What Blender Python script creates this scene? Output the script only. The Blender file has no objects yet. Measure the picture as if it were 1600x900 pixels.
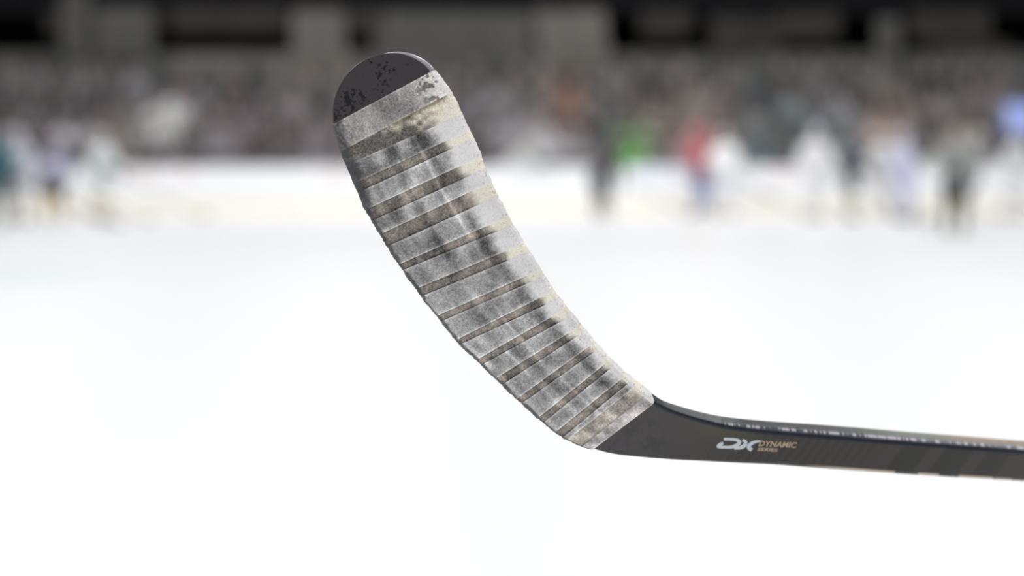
import bpy, math, random
import numpy as np
from mathutils import Vector, Matrix
from mathutils.bvhtree import BVHTree

random.seed(7)
rng = np.random.default_rng(11)
SC = bpy.context.scene
COL = SC.collection
PI = math.pi

# ------------------------------------------------------------------ camera, world, light, exposure
F = 1600 * 85.0 / 36.0                      # focal length in pixels of the 1600 px frame
EYE = Vector((0, 0, 1.6))
HORIZON = 223.0
PITCH = math.atan((450 - HORIZON) / F)
cam_data = bpy.data.cameras.new('camera')
cam_data.lens = 85; cam_data.sensor_width = 36
cam_data.clip_start = 0.05; cam_data.clip_end = 400
cam_data.dof.use_dof = True
cam_data.dof.focus_distance = 1.535
cam_data.dof.aperture_fstop = 4.4
cam = bpy.data.objects.new('camera', cam_data); COL.objects.link(cam)
cam.location = EYE; cam.rotation_euler = (PI / 2 - PITCH, 0, 0)
SC.camera = cam
FWD = Vector((0, math.cos(PITCH), -math.sin(PITCH)))
UPV = Vector((0, math.sin(PITCH), math.cos(PITCH)))
RGT = Vector((1, 0, 0))

world = bpy.data.worlds.new('arena_air'); SC.world = world
world.use_nodes = True
bg = world.node_tree.nodes['Background']
bg.inputs[0].default_value = (0.93, 0.94, 1.0, 1); bg.inputs[1].default_value = 0.23

def area(name, loc, size, power, color=(1, 1, 1), rot=(0, 0, 0)):
    l = bpy.data.lights.new(name, 'AREA'); l.shape = 'RECTANGLE'
    l.size, l.size_y = size; l.energy = power; l.color = color
    o = bpy.data.objects.new(name, l); COL.objects.link(o)
    o.location = loc; o.rotation_euler = rot
    return o
for ly in range(9):                                                           # the rows of lamps over the ice
    for lx in range(4):
        area('rink_lamp', (-11.5 + 7.67 * lx, 1.0 + 7.5 * ly, 13), (1.7, 1.7), 9300 / 36, (1.0, 0.995, 0.985))
area('stick_fill_light', (0, -8, 9), (18, 2.5), 560, (1.0, 0.995, 0.985), (math.radians(52), 0, 0))  # unseen fill added behind the camera to brighten the stick face
far = area('far_board_fill', (0, 38, 11), (22, 1.6), 180, (1.0, 0.995, 0.985), (math.radians(60), 0, 0))  # added fill, tilted to lift the far boards
far.data.spread = math.radians(80)

SC.view_settings.view_transform = 'Standard'
SC.view_settings.look = 'None'
SC.view_settings.gamma = 1.0
SC.view_settings.use_curve_mapping = False
SC.view_settings.exposure = 0.0

# ------------------------------------------------------------------ helpers
def lin(c):
    c = np.asarray(c, float) / 255.0
    return np.where(c <= 0.04045, c / 12.92, ((c + 0.055) / 1.055) ** 2.4)

def ray(px, py):
    return FWD + RGT * ((px - 800) / F) - UPV * ((py - 450) / F)

def unproj(px, py, d):
    return EYE + ray(px, py) * d

def tag(o, label=None, cat=None, group=None, kind=None):
    if label: o['label'] = label
    if cat: o['category'] = cat
    if group: o['group'] = group
    if kind: o['kind'] = kind
    return o

def empty(name, loc=(0, 0, 0), rz=0.0):
    o = bpy.data.objects.new(name, None); COL.objects.link(o)
    o.location = loc; o.rotation_euler = (0, 0, rz); o.empty_display_size = 0.1
    return o

def mat(name, rgb, rough=0.6, spec=0.5, noise=0.0, scale=20.0, metallic=0.0, coat=0.0, bump=0.0, bscale=None, attr=None, emit=None):
    """Principled material; rgb is linear; noise varies the value; attr reads a colour attribute instead."""
    m = bpy.data.materials.new(name); m.use_nodes = True
    nt = m.node_tree; N = nt.nodes; L = nt.links
    b = N['Principled BSDF']
    b.inputs['Roughness'].default_value = rough
    b.inputs['Specular IOR Level'].default_value = spec
    b.inputs['Metallic'].default_value = metallic
    b.inputs['Coat Weight'].default_value = coat
    b.inputs['Coat Roughness'].default_value = 0.12
    tc = N.new('ShaderNodeTexCoord')
    no = N.new('ShaderNodeTexNoise'); no.inputs['Scale'].default_value = scale; no.inputs['Detail'].default_value = 4
    L.new(tc.outputs['Object'], no.inputs['Vector'])
    mr = N.new('ShaderNodeMapRange'); mr.inputs['From Min'].default_value = 0.25; mr.inputs['From Max'].default_value = 0.75
    mr.inputs['To Min'].default_value = 1 - noise; mr.inputs['To Max'].default_value = 1 + noise
    L.new(no.outputs['Fac'], mr.inputs['Value'])
    mx = N.new('ShaderNodeVectorMath'); mx.operation = 'SCALE'
    if attr:
        at = N.new('ShaderNodeAttribute'); at.attribute_name = attr
        L.new(at.outputs['Color'], mx.inputs[0])
    else:
        rg = N.new('ShaderNodeRGB'); rg.outputs[0].default_value = (*[float(v) for v in rgb], 1)
        L.new(rg.outputs[0], mx.inputs[0])
    L.new(mr.outputs['Result'], mx.inputs['Scale'])
    L.new(mx.outputs[0], b.inputs['Base Color'])
    if bump:
        n2 = N.new('ShaderNodeTexNoise'); n2.inputs['Scale'].default_value = bscale or scale; n2.inputs['Detail'].default_value = 3
        L.new(tc.outputs['Object'], n2.inputs['Vector'])
        bp = N.new('ShaderNodeBump'); bp.inputs['Strength'].default_value = bump; bp.inputs['Distance'].default_value = 0.0004
        L.new(n2.outputs['Fac'], bp.inputs['Height']); L.new(bp.outputs[0], b.inputs['Normal'])
    if emit:
        b.inputs['Emission Color'].default_value = (*emit[0], 1); b.inputs['Emission Strength'].default_value = emit[1]
    return m

class MB:
    """Collects shapes and links them as one mesh object."""
    def __init__(s): s.v = []; s.f = []
    def box(s, x0, x1, y0, y1, z0, z1, bev=0.0):
        n = len(s.v)
        if bev <= 0:
            for z in (z0, z1):
                s.v += [(x0, y0, z), (x1, y0, z), (x1, y1, z), (x0, y1, z)]
            s.f += [tuple(n + i for i in q) for q in ((3, 2, 1, 0), (4, 5, 6, 7), (0, 1, 5, 4), (1, 2, 6, 5), (2, 3, 7, 6), (3, 0, 4, 7))]
        else:
            c = bev
            ring = [(x0 + c, y0), (x1 - c, y0), (x1, y0 + c), (x1, y1 - c), (x1 - c, y1), (x0 + c, y1), (x0, y1 - c), (x0, y0 + c)]
            cx, cy = (x0 + x1) / 2, (y0 + y1) / 2
            def r(z, k):
                return [(cx + (a - cx) * (1 - k * c / max(1e-6, abs(x1 - x0) / 2)), cy + (b_ - cy) * (1 - k * c / max(1e-6, abs(y1 - y0) / 2)), z) for a, b_ in ring]
            for z, k in ((z0, 1), (z0 + c, 0), (z1 - c, 0), (z1, 1)): s.v += r(z, k)
            for j in range(3):
                for i in range(8):
                    a = n + j * 8 + i; b_ = n + j * 8 + (i + 1) % 8
                    s.f.append((a, b_, b_ + 8, a + 8))
            s.f.append(tuple(n + i for i in range(7, -1, -1))); s.f.append(tuple(n + 24 + i for i in range(8)))
        return s
    def chain(s, pts, radii, seg=12, flat=None):
        """Tube through pts; radii are numbers or (side, depth) pairs; round caps."""
        pts = [Vector(p) for p in pts]
        P, R = [], []
        rr = [(r, r) if not isinstance(r, tuple) else r for r in radii]
        d0 = (pts[1] - pts[0]).normalized(); d1 = (pts[-1] - pts[-2]).normalized()
        for a in (0.98, 0.75, 0.4):
            m_ = min(rr[0]); P.append(pts[0] - d0 * m_ * a); R.append(tuple(q * math.sqrt(max(0.02, 1 - a * a)) for q in rr[0]))
        P += pts; R += rr
        for a in (0.4, 0.75, 0.98):
            m_ = min(rr[-1]); P.append(pts[-1] + d1 * m_ * a); R.append(tuple(q * math.sqrt(max(0.02, 1 - a * a)) for q in rr[-1]))
        n = len(s.v)
        for i, (p, r) in enumerate(zip(P, R)):
            t = (P[min(i + 1, len(P) - 1)] - P[max(i - 1, 0)]).normalized()
            side = Vector((1, 0, 0)) if abs(t.x) < 0.85 else Vector((0, 0, 1))
            side = (side - t * side.dot(t)).normalized(); up = t.cross(side)
            for k in range(seg):
                a = 2 * PI * k / seg
                s.v.append(tuple(p + side * (math.cos(a) * r[0]) + up * (math.sin(a) * r[1])))
        for i in range(len(P) - 1):
            for k in range(seg):
                a = n + i * seg + k; b_ = n + i * seg + (k + 1) % seg
                s.f.append((a, b_, b_ + seg, a + seg))
        s.f.append(tuple(n + k for k in range(seg - 1, -1, -1)))
        s.f.append(tuple(n + (len(P) - 1) * seg + k for k in range(seg)))
        return s
    def ball(s, c, r, seg=14, rings=9, keep=None):
        n = len(s.v)
        for j in range(rings + 1):
            th = PI * (0.02 + 0.96 * j / rings)
            for k in range(seg):
                a = 2 * PI * k / seg
                s.v.append((c[0] + r[0] * math.sin(th) * math.cos(a), c[1] + r[1] * math.sin(th) * math.sin(a), c[2] + r[2] * math.cos(th)))
        for j in range(rings):
            for k in range(seg):
                a = n + j * seg + k; b_ = n + j * seg + (k + 1) % seg
                s.f.append((a, a + seg, b_ + seg, b_))
        s.f.append(tuple(n + k for k in range(seg))); s.f.append(tuple(n + rings * seg + k for k in range(seg - 1, -1, -1)))
        return s
    def mesh(s, name, smooth=False, remesh=0.0):
        me = bpy.data.meshes.new(name); me.from_pydata(s.v, [], s.f); me.update()
        if remesh:
            o = bpy.data.objects.new('tmp', me); COL.objects.link(o)
            md = o.modifiers.new('r', 'REMESH'); md.mode = 'VOXEL'; md.voxel_size = remesh
            sm = o.modifiers.new('s', 'SMOOTH'); sm.iterations = 2; sm.factor = 0.5
            dg = bpy.context.evaluated_depsgraph_get()
            new = bpy.data.meshes.new_from_object(o.evaluated_get(dg)); new.name = name
            bpy.data.objects.remove(o); bpy.data.meshes.remove(me); me = new
            smooth = True
        if smooth:
            for p in me.polygons: p.use_smooth = True
        return me
    def build(s, name, material, parent=None, smooth=False, remesh=0.0):
        return place(name, s.mesh(name, smooth, remesh), material, parent)

def place(name, me, material, parent=None):
    o = bpy.data.objects.new(name, me); COL.objects.link(o)
    if len(me.materials) == 0: me.materials.append(None)
    o.material_slots[0].link = 'OBJECT'; o.material_slots[0].material = material
    if parent: o.parent = parent
    return o

_mc = {}
def cloth(rgb, rough=0.85):
    """Cloth material of one linear colour, shared."""
    key = tuple(round(float(c), 3) for c in rgb) + (rough,)
    if key not in _mc: _mc[key] = mat('cloth', rgb, rough, 0.25, noise=0.12, scale=14)
    return _mc[key]

# ------------------------------------------------------------------ the setting: ice, stands, concourse
def ice_material():
    m = bpy.data.materials.new('ice'); m.use_nodes = True
    nt = m.node_tree; N = nt.nodes; L = nt.links; b = N['Principled BSDF']
    tc = N.new('ShaderNodeTexCoord')
    n1 = N.new('ShaderNodeTexNoise'); n1.inputs['Scale'].default_value = 0.35; n1.inputs['Detail'].default_value = 5
    mp = N.new('ShaderNodeMapping'); mp.inputs['Scale'].default_value = (1, 0.3, 1)
    L.new(tc.outputs['Object'], mp.inputs['Vector']); L.new(mp.outputs[0], n1.inputs['Vector'])
    cr = N.new('ShaderNodeValToRGB')
    cr.color_ramp.elements[0].position = 0.3; cr.color_ramp.elements[0].color = (0.855, 0.865, 0.875, 1)
    cr.color_ramp.elements[1].position = 0.7; cr.color_ramp.elements[1].color = (0.875, 0.88, 0.885, 1)
    L.new(n1.outputs['Fac'], cr.inputs['Fac'])
    # pale blue paint under the ice on the left
    sub = N.new('ShaderNodeVectorMath'); sub.operation = 'SUBTRACT'; sub.inputs[1].default_value = (-6.4, 29.3, 0)
    L.new(tc.outputs['Object'], sub.inputs[0])
    dv = N.new('ShaderNodeVectorMath'); dv.operation = 'DIVIDE'; dv.inputs[1].default_value = (1.5, 2.6, 1)
    L.new(sub.outputs[0], dv.inputs[0])
    ln = N.new('ShaderNodeVectorMath'); ln.operation = 'LENGTH'; L.new(dv.outputs[0], ln.inputs[0])
    mr = N.new('ShaderNodeMapRange'); mr.inputs['From Min'].default_value = 1.05; mr.inputs['From Max'].default_value = 0.85
    mr.inputs['To Max'].default_value = 0.5
    L.new(ln.outputs['Value'], mr.inputs['Value'])
    mx = N.new('ShaderNodeMix'); mx.data_type = 'RGBA'
    L.new(mr.outputs[0], mx.inputs[0]); L.new(cr.outputs[0], mx.inputs[6]); mx.inputs[7].default_value = (0.70, 0.82, 0.86, 1)
    L.new(mx.outputs[2], b.inputs['Base Color'])
    b.inputs['Roughness'].default_value = 0.38; b.inputs['Specular IOR Level'].default_value = 0.22
    return m
o = MB().box(-15, 15, -6, 56.05, -0.05, 0).build('floor', ice_material()); tag(o, kind='structure')
o.name = 'floor'

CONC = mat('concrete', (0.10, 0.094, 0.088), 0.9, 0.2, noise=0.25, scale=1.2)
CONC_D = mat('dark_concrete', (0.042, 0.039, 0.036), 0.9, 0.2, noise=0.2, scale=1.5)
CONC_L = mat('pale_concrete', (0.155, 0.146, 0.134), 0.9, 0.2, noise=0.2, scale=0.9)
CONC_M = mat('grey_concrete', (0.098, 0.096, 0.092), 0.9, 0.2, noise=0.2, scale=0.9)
BLACK = mat('black_paint', (0.012, 0.012, 0.014), 0.9, 0.1, noise=0.3, scale=2)

ROW_Y, ROW_D, ROW_Z, ROW_H, NROW = 57.6, 0.85, 0.15, 0.36, 7
st = MB()
st.box(-17, 17, 54, ROW_Y, -0.06, -0.005)
for k in range(NROW):
    st.box(-17, 17, ROW_Y + k * ROW_D, ROW_Y + NROW * ROW_D, ROW_Z + (k - 1) * ROW_H if k else -0.06, ROW_Z + k * ROW_H)
tag(st.build('floor_stands', CONC), kind='structure')
YW = ROW_Y + NROW * ROW_D + 0.02
def struct(name, m, *boxes):
    b = MB()
    for q in boxes: b.box(*q)
    return tag(b.build(name, m), kind='structure')
struct('wall_parapet', CONC_M, (-17, 17, YW, YW + 0.25, 0, 3.96))
struct('wall_back', BLACK, (-18, 18, YW + 6, YW + 6.2, 0, 9))
struct('floor_concourse', CONC_D, (-18, 18, YW + 0.26, YW + 6, 3.0, 3.2))
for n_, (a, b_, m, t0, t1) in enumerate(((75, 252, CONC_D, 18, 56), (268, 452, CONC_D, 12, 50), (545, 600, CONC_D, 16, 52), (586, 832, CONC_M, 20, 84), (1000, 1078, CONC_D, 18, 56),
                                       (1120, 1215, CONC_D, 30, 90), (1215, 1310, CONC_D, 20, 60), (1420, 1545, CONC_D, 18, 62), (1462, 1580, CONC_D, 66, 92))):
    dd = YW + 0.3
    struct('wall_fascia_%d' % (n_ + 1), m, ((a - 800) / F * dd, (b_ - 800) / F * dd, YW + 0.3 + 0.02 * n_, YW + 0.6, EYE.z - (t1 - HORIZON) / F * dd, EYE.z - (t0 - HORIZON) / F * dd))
struct('ceiling_concourse', BLACK, (-18, 18, YW + 0.61, YW + 6, 5.0, 5.12))

def mx_(px, d): return (px - 800) / F * d
def mz_(py, d): return EYE.z - (py - HORIZON) / F * d
def pier(x0, x1, y0, y1, m, label, dy=0.0, taper=0.0):
    d = YW - 0.12 - dy
    b = MB(); X0, X1, Z0, Z1 = mx_(x0, d), mx_(x1, d), mz_(y1, d), mz_(y0, d)
    b.box(X0, X1, YW - 0.14 - dy, YW - 0.005, Z0, Z1, 0.03)
    if taper:
        b.v = [(x + taper * (Z1 - z), y, z) for x, y, z in b.v]
    o = b.build('concrete_pier', m); tag(o, label, 'pier')
    return o
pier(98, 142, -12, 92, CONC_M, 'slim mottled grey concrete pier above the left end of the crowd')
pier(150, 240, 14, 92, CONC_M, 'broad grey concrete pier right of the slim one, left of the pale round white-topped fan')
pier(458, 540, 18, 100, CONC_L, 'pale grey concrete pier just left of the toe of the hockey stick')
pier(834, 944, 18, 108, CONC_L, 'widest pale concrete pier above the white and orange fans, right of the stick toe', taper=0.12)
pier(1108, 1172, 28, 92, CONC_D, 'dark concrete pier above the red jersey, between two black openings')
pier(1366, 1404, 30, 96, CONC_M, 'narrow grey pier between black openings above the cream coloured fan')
for a, b_, m, z0, z1 in ((280, 560, CONC_L, 84, 112), (690, 840, CONC_M, 80, 112), (1040, 1180, CONC_M, 92, 128), (1300, 1450, CONC_M, 98, 138), (1556, 1640, CONC_M, 96, 150)):
    d = YW - 0.1
    bb = MB().box(mx_(a, d), mx_(b_, d), YW - 0.1, YW - 0.01, mz_(z1, d), mz_(z0, d), 0.01)
    tag(bb.build('trim_%d' % int(a), m), kind='structure')

# ------------------------------------------------------------------ far boards with glass above
BY = 56.0
def board_path():
    pts = [(x, BY) for x in np.linspace(0, 8.5, 8)]
    for a in np.linspace(0, PI / 2, 22)[1:]:
        pts.append((8.5 + 8.0 * math.sin(a), BY - 8.0 * (1 - math.cos(a))))
    return [(-x, y) for x, y in pts[:0:-1]] + pts
PATH = [Vector((x, y, 0)) for x, y in board_path()]
def sweep(z0, z1, off0, off1, path=PATH):
    b = MB(); n = len(path)
    for i, p in enumerate(path):
        t = (path[min(i + 1, n - 1)] - path[max(i - 1, 0)]).normalized(); nn = Vector((-t.y, t.x, 0))
        for off, z in ((off0, z0), (off1, z0), (off1, z1), (off0, z1)):
            q = p + nn * off; b.v.append((q.x, q.y, z))
    for i in range(n - 1):
        for k in range(4):
            a, c = i * 4 + k, i * 4 + (k + 1) % 4
            b.f.append((a, a + 4, c + 4, c))
    b.f.append((0, 1, 2, 3)); b.f.append(tuple((n - 1) * 4 + k for k in (3, 2, 1, 0)))
    return b
WHITE_B = mat('board_white', (0.90, 0.905, 0.915), 0.35, 0.4, noise=0.02, scale=0.8)
KICK = mat('kick_yellow', (0.92, 0.86, 0.70), 0.4, 0.4, noise=0.03, scale=1)
CAP = mat('board_cap', (0.62, 0.64, 0.68), 0.4, 0.4, noise=0.05, scale=1)
boards = empty('rink_boards', (0, BY, 0))
tag(boards, 'long white rink boards with pale yellow kick plate across the far end of the ice', 'rink boards')
def child(o): o.parent = boards; o.location = (0, -BY, 0); return o
child(sweep(0.0, 1.03, 0.0, 0.10).build('board_panel', WHITE_B))
child(sweep(0.0, 0.22, -0.014, 0.0).build('kick_plate', KICK))
child(sweep(1.03, 1.07, -0.02, 0.12).build('cap_rail', CAP))
PINK = mat('faded_pink_print', (0.86, 0.72, 0.74), 0.4, 0.4, noise=0.05, scale=3)
PALEB = mat('faded_blue_print', (0.74, 0.80, 0.93), 0.4, 0.4, noise=0.05, scale=3)
PALEG = mat('faded_grey_print', (0.70, 0.73, 0.74), 0.4, 0.4, noise=0.05, scale=3)
for px0, px1, m in ((205, 240, PINK), (278, 300, PINK), (1205, 1240, PINK), (985, 1075, PALEB), (1, 60, PALEG), (800, 872, PALEG), (510, 540, PINK)):
    b = MB().box(mx_(px0, BY), mx_(px1, BY), BY - 0.012, BY - 0.001, 0.78, 0.98)
    child(b.build('advert_print', m))

def glass_material():
    m = bpy.data.materials.new('rink_glass'); m.use_nodes = True
    nt = m.node_tree; N = nt.nodes; L = nt.links
    N.remove(N['Principled BSDF'])
    tr = N.new('ShaderNodeBsdfTransparent'); tr.inputs[0].default_value = (0.965, 0.975, 0.97, 1)
    gl = N.new('ShaderNodeBsdfGlossy'); gl.inputs['Roughness'].default_value = 0.05
    mix = N.new('ShaderNodeMixShader'); mix.inputs[0].default_value = 0.04
    L.new(tr.outputs[0], mix.inputs[1]); L.new(gl.outputs[0], mix.inputs[2]); L.new(mix.outputs[0], N['Material Output'].inputs[0])
    return m
GLASS = glass_material()
POST = mat('glass_post', (0.35, 0.36, 0.37), 0.35, 0.5, metallic=0.6, noise=0.05)
arc = [0.0]
for a, b in zip(PATH, PATH[1:]): arc.append(arc[-1] + (b - a).length)
def at_arc(s):
    for i in range(len(PATH) - 1):
        if s <= arc[i + 1] + 1e-9:
            f = (s - arc[i]) / (arc[i + 1] - arc[i]); return PATH[i].lerp(PATH[i + 1], f)
    return PATH[-1].copy()
half = arc[-1] / 2
for k in range(-8, 9):
    s0, s1 = half + (k - 0.5) * 1.55, half + (k + 0.5) * 1.55
    p0, p1 = at_arc(s0), at_arc(s1); mid = (p0 + p1) / 2; t = (p1 - p0); ang = math.atan2(t.y, t.x); w = t.length / 2
    g = empty('glass_panel', (mid.x, mid.y, 1.07), ang)
    gx = 800 + mid.x / mid.y * F
    if gx < -60 or gx > 1660:
        bpy.data.objects.remove(g); continue
    LM = ((-6, 'teal player at the left edge'), (78, 'lavender grey player'), (156, 'faint light grey player'), (265, 'pale-topped fan'), (400, 'bare boards left of the stick'), (520, 'lower edge of the stick blade'),
          (620, 'taped middle of the stick blade'), (745, 'upper edge of the stick blade'), (840, 'white-topped fan'), (940, 'dark leaning player'), (1040, 'gap between green fan and red jersey'), (1134, 'white player beside the red jersey'),
          (1270, 'stocky white player'), (1326, 'slim dark grey player'), (1418, 'pale lavender player'), (1492, 'nearest player'), (1584, 'glowing blue display'))
    LMU = globals().setdefault('LMUSED', set())
    near = min((q for q in LM if q[1] not in LMU), key=lambda q: abs(q[0] - gx)); LMU.add(near[1])
    tag(g, 'clear rink glass panel above the boards behind the ' + near[1], 'glass panel', 'rink glass panels above the far boards')
    MB().box(-w + 0.012, w - 0.012, 0.04, 0.052, 0.0, 2.35).build('glass_pane', GLASS, g)
    MB().box(w - 0.012, w + 0.012, 0.03, 0.07, 0.0, 2.38).build('post', POST, g)

# ------------------------------------------------------------------ people
def hand(b, wrist, dirv, palm_n, s=1.0, curl=0.5, side=1):
    """Palm, four fingers of different length and a thumb, slightly curled."""
    w = Vector(wrist); d = Vector(dirv).normalized(); n = Vector(palm_n); n = (n - d * n.dot(d)).normalized(); sd = d.cross(n) * side
    b.chain([w, w + d * 0.045 * s, w + d * 0.085 * s], [(0.026 * s, 0.018 * s), (0.036 * s, 0.017 * s), (0.036 * s, 0.014 * s)], 10)
    for i, (off, ln) in enumerate(((0.027, 0.068), (0.010, 0.078), (-0.009, 0.072), (-0.026, 0.056))):
        p0 = w + d * 0.08 * s + sd * off * s
        d1 = (d - n * -curl * 0.5).normalized(); p1 = p0 + d1 * ln * 0.45 * s
        d2 = (d + n * curl * 1.4).normalized(); p2 = p1 + d2 * ln * 0.32 * s
        d3 = (d + n * curl * 2.6).normalized(); p3 = p2 + d3 * ln * 0.25 * s
        b.chain([p0, p1, p2, p3], [0.0095 * s, 0.009 * s, 0.0082 * s, 0.007 * s], 8)
    p0 = w + d * 0.025 * s + sd * 0.026 * s
    p1 = p0 + (d * 0.6 + sd * 0.7 + n * 0.3).normalized() * 0.036 * s; p2 = p1 + (d + n * 0.6).normalized() * 0.03 * s
    b.chain([p0, p1, p2], [0.012 * s, 0.0105 * s, 0.0085 * s], 8)

def head(b, c, tilt=0.0):
    x, y, z = c
    b.ball((x, y, z + 0.02), (0.074, 0.092, 0.105), 18, 12)              # skull
    b.chain([(x, y - 0.035, z - 0.02), (x, y - 0.048, z - 0.085)], [(0.055, 0.05), (0.032, 0.03)], 12)   # jaw
    b.chain([(x, y - 0.086, z + 0.015), (x, y - 0.108, z - 0.025)], [0.010, 0.014], 8)                  # nose
    b.chain([(x - 0.022, y - 0.082, z - 0.058), (x + 0.022, y - 0.082, z - 0.058)], [0.009, 0.009], 8)  # mouth
    for s in (-1, 1):
        b.ball((x + s * 0.076, y + 0.0, z), (0.010, 0.02, 0.03), 8, 6)                                # ears
        b.chain([(x + s * 0.015, y - 0.084, z + 0.036), (x + s * 0.048, y - 0.074, z + 0.036)], [0.009, 0.008], 8)  # brow

VOX = 0.013
def spectator_meshes(pose):
    S = (-1, 1)
    lean = {'lap': 0.0, 'clap': 0.04, 'lean': 0.16, 'cheer': 0.02}[pose]
    def T(z): return -lean * max(0, z - 0.55) / 0.5
    sh = {s: Vector((s * 0.175, 0.03 + T(1.04), 1.03)) for s in S}
    if pose == 'lap':
        el = {s: Vector((s * 0.245, 0.0, 0.78)) for s in S}; wr = {s: Vector((s * 0.13, -0.25, 0.66)) for s in S}
    elif pose == 'clap':
        el = {s: Vector((s * 0.25, -0.08, 0.80)) for s in S}; wr = {s: Vector((s * 0.05, -0.31, 0.90)) for s in S}
    elif pose == 'lean':
        el = {s: Vector((s * 0.235, -0.26, 0.70)) for s in S}; wr = {s: Vector((s * 0.06, -0.44, 0.66)) for s in S}
    else:
        el = {-1: Vector((-0.25, 0.0, 0.79)), 1: Vector((0.30, -0.05, 1.17))}; wr = {-1: Vector((-0.12, -0.24, 0.67)), 1: Vector((0.24, -0.10, 1.40))}
    hd = (0, -0.0 + T(1.25) - 0.01, 1.26)
    body = MB()
    body.chain([(0, 0.02, 0.50), (0, 0.03, 0.72), (0, 0.03 + T(0.95), 0.95), (0, 0.03 + T(1.06), 1.06)], [(0.15, 0.11), (0.13, 0.095), (0.16, 0.105), (0.09, 0.06)], 16)
    body.chain([(0, 0.03 + T(1.05), 1.05), (0, hd[1] + 0.01, 1.20)], [0.055, 0.052], 12)
    head(body, hd)
    jk = MB()
    jk.chain([(0, 0.02, 0.47), (0, 0.03, 0.70), (0, 0.03 + T(0.93), 0.93), (0, 0.03 + T(1.05), 1.05), (0, 0.03 + T(1.1), 1.10)],
             [(0.185, 0.14), (0.175, 0.135), (0.20, 0.14), (0.15, 0.09), (0.075, 0.07)], 18)
    tr = MB()
    for s in S:
        body.chain([sh[s], el[s], wr[s]], [0.05, 0.04, 0.027], 12)
        d = (wr[s] - el[s]).normalized()
        hand(body, wr[s] + d * 0.01, d, (0, 0, -1) if pose in ('lap', 'lean') else (-s, 0, 0), 1.0, 0.45, s)
        jk.chain([sh[s] + Vector((-s * 0.05, 0, 0.0)), sh[s], el[s], wr[s] - d * 0.01], [0.08, 0.078, 0.062, 0.046], 14)
        hip, kn, an = (s * 0.095, 0.0, 0.53), (s * 0.13, -0.43, 0.53), (s * 0.13, -0.40, 0.10)
        body.chain([hip, kn, an], [0.07, 0.052, 0.035], 12)
        body.chain([(s * 0.13, -0.37, 0.045), (s * 0.135, -0.50, 0.035), (s * 0.14, -0.57, 0.03)], [(0.04, 0.042), (0.045, 0.034), (0.036, 0.026)], 12)
        tr.chain([(s * 0.06, 0.03, 0.53), hip, (s * 0.12, -0.25, 0.535), kn, (s * 0.13, -0.42, 0.3), an], [0.11, 0.105, 0.09, 0.075, 0.066, 0.058], 14)
    hair = MB()
    hair.ball((hd[0], hd[1] + 0.022, hd[2] + 0.045), (0.085, 0.092, 0.096), 18, 12)
    hair.chain([(0, hd[1] + 0.06, hd[2] + 0.02), (0, hd[1] + 0.065, hd[2] - 0.05)], [(0.072, 0.045), (0.06, 0.03)], 12)
    return {'body': body.mesh('body', remesh=VOX), 'jacket': jk.mesh('jacket', remesh=0.018), 'trousers': tr.mesh('trousers', remesh=0.018), 'hair': hair.mesh('hair', remesh=0.014)}

POSES = {p: spectator_meshes(p) for p in ('lap', 'clap', 'lean', 'cheer')}
SKIN = [mat('skin', c, 0.6, 0.3, noise=0.06, scale=9) for c in ((0.42, 0.30, 0.25), (0.34, 0.23, 0.18), (0.48, 0.35, 0.30), (0.20, 0.11, 0.07))]
HAIR = [mat('hair', c, 0.7, 0.3, noise=0.2, scale=40) for c in ((0.02, 0.016, 0.013), (0.05, 0.03, 0.02), (0.16, 0.11, 0.06), (0.28, 0.26, 0.24), (0.015, 0.015, 0.02))]
TROU = [mat('trousers', c, 0.85, 0.2, noise=0.1, scale=20) for c in ((0.03, 0.035, 0.05), (0.02, 0.02, 0.022), (0.08, 0.08, 0.085))]

# colour of the crowd by place: (x, y, r, g, b) as the photograph shows it
CM = []
def crow(y, s):
    for it in s.split(';'):
        a = [float(v) for v in it.split(',')]
        CM.append((a[0], y, a[1], a[2], a[3]))
crow(112, '10,80,78,78;60,84,82,82;120,88,86,88;195,102,100,104;250,64,60,56;300,82,78,72;370,88,86,80;450,92,86,80;520,85,80,76;620,80,78,75;720,82,80,74;780,84,80,76;860,92,88,82;920,70,70,72;960,80,78,74;1050,70,68,64;1100,80,78,74;1160,82,78,74;1200,62,60,56;1240,72,70,66;1300,66,62,64;1350,78,76,72;1400,80,76,72;1450,64,66,64;1500,48,44,46;1540,56,52,54;1590,78,76,70')
crow(145, '10,52,48,54;50,78,82,92;80,52,52,56;130,80,78,82;200,62,64,70;230,90,100,112;265,150,155,160;310,80,74,80;350,88,82,88;400,66,60,66;450,80,78,80;500,74,76,76;620,76,74,78;730,72,70,76;770,84,84,88;830,74,78,80;885,110,75,60;920,58,58,60;960,76,76,80;1010,80,76,78;1070,60,56,56;1120,66,62,62;1170,60,60,60;1230,64,64,62;1290,62,58,62;1340,72,72,72;1390,92,86,80;1440,64,58,58;1500,60,56,58;1560,90,88,90')
crow(175, '20,70,68,72;55,110,108,112;110,78,84,88;150,95,82,92;190,110,105,102;240,125,138,150;265,172,176,190;310,110,100,108;360,92,84,92;400,70,64,70;440,92,86,92;480,104,98,102;620,95,90,95;740,82,80,86;780,98,96,102;840,90,88,92;885,118,85,70;940,92,98,106;1000,112,98,98;1050,104,98,92;1100,96,92,86;1140,84,78,84;1200,92,90,88;1260,80,106,118;1320,98,98,102;1385,158,130,118;1440,98,94,96;1480,104,98,100;1540,110,106,104;1590,130,130,140')
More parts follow.
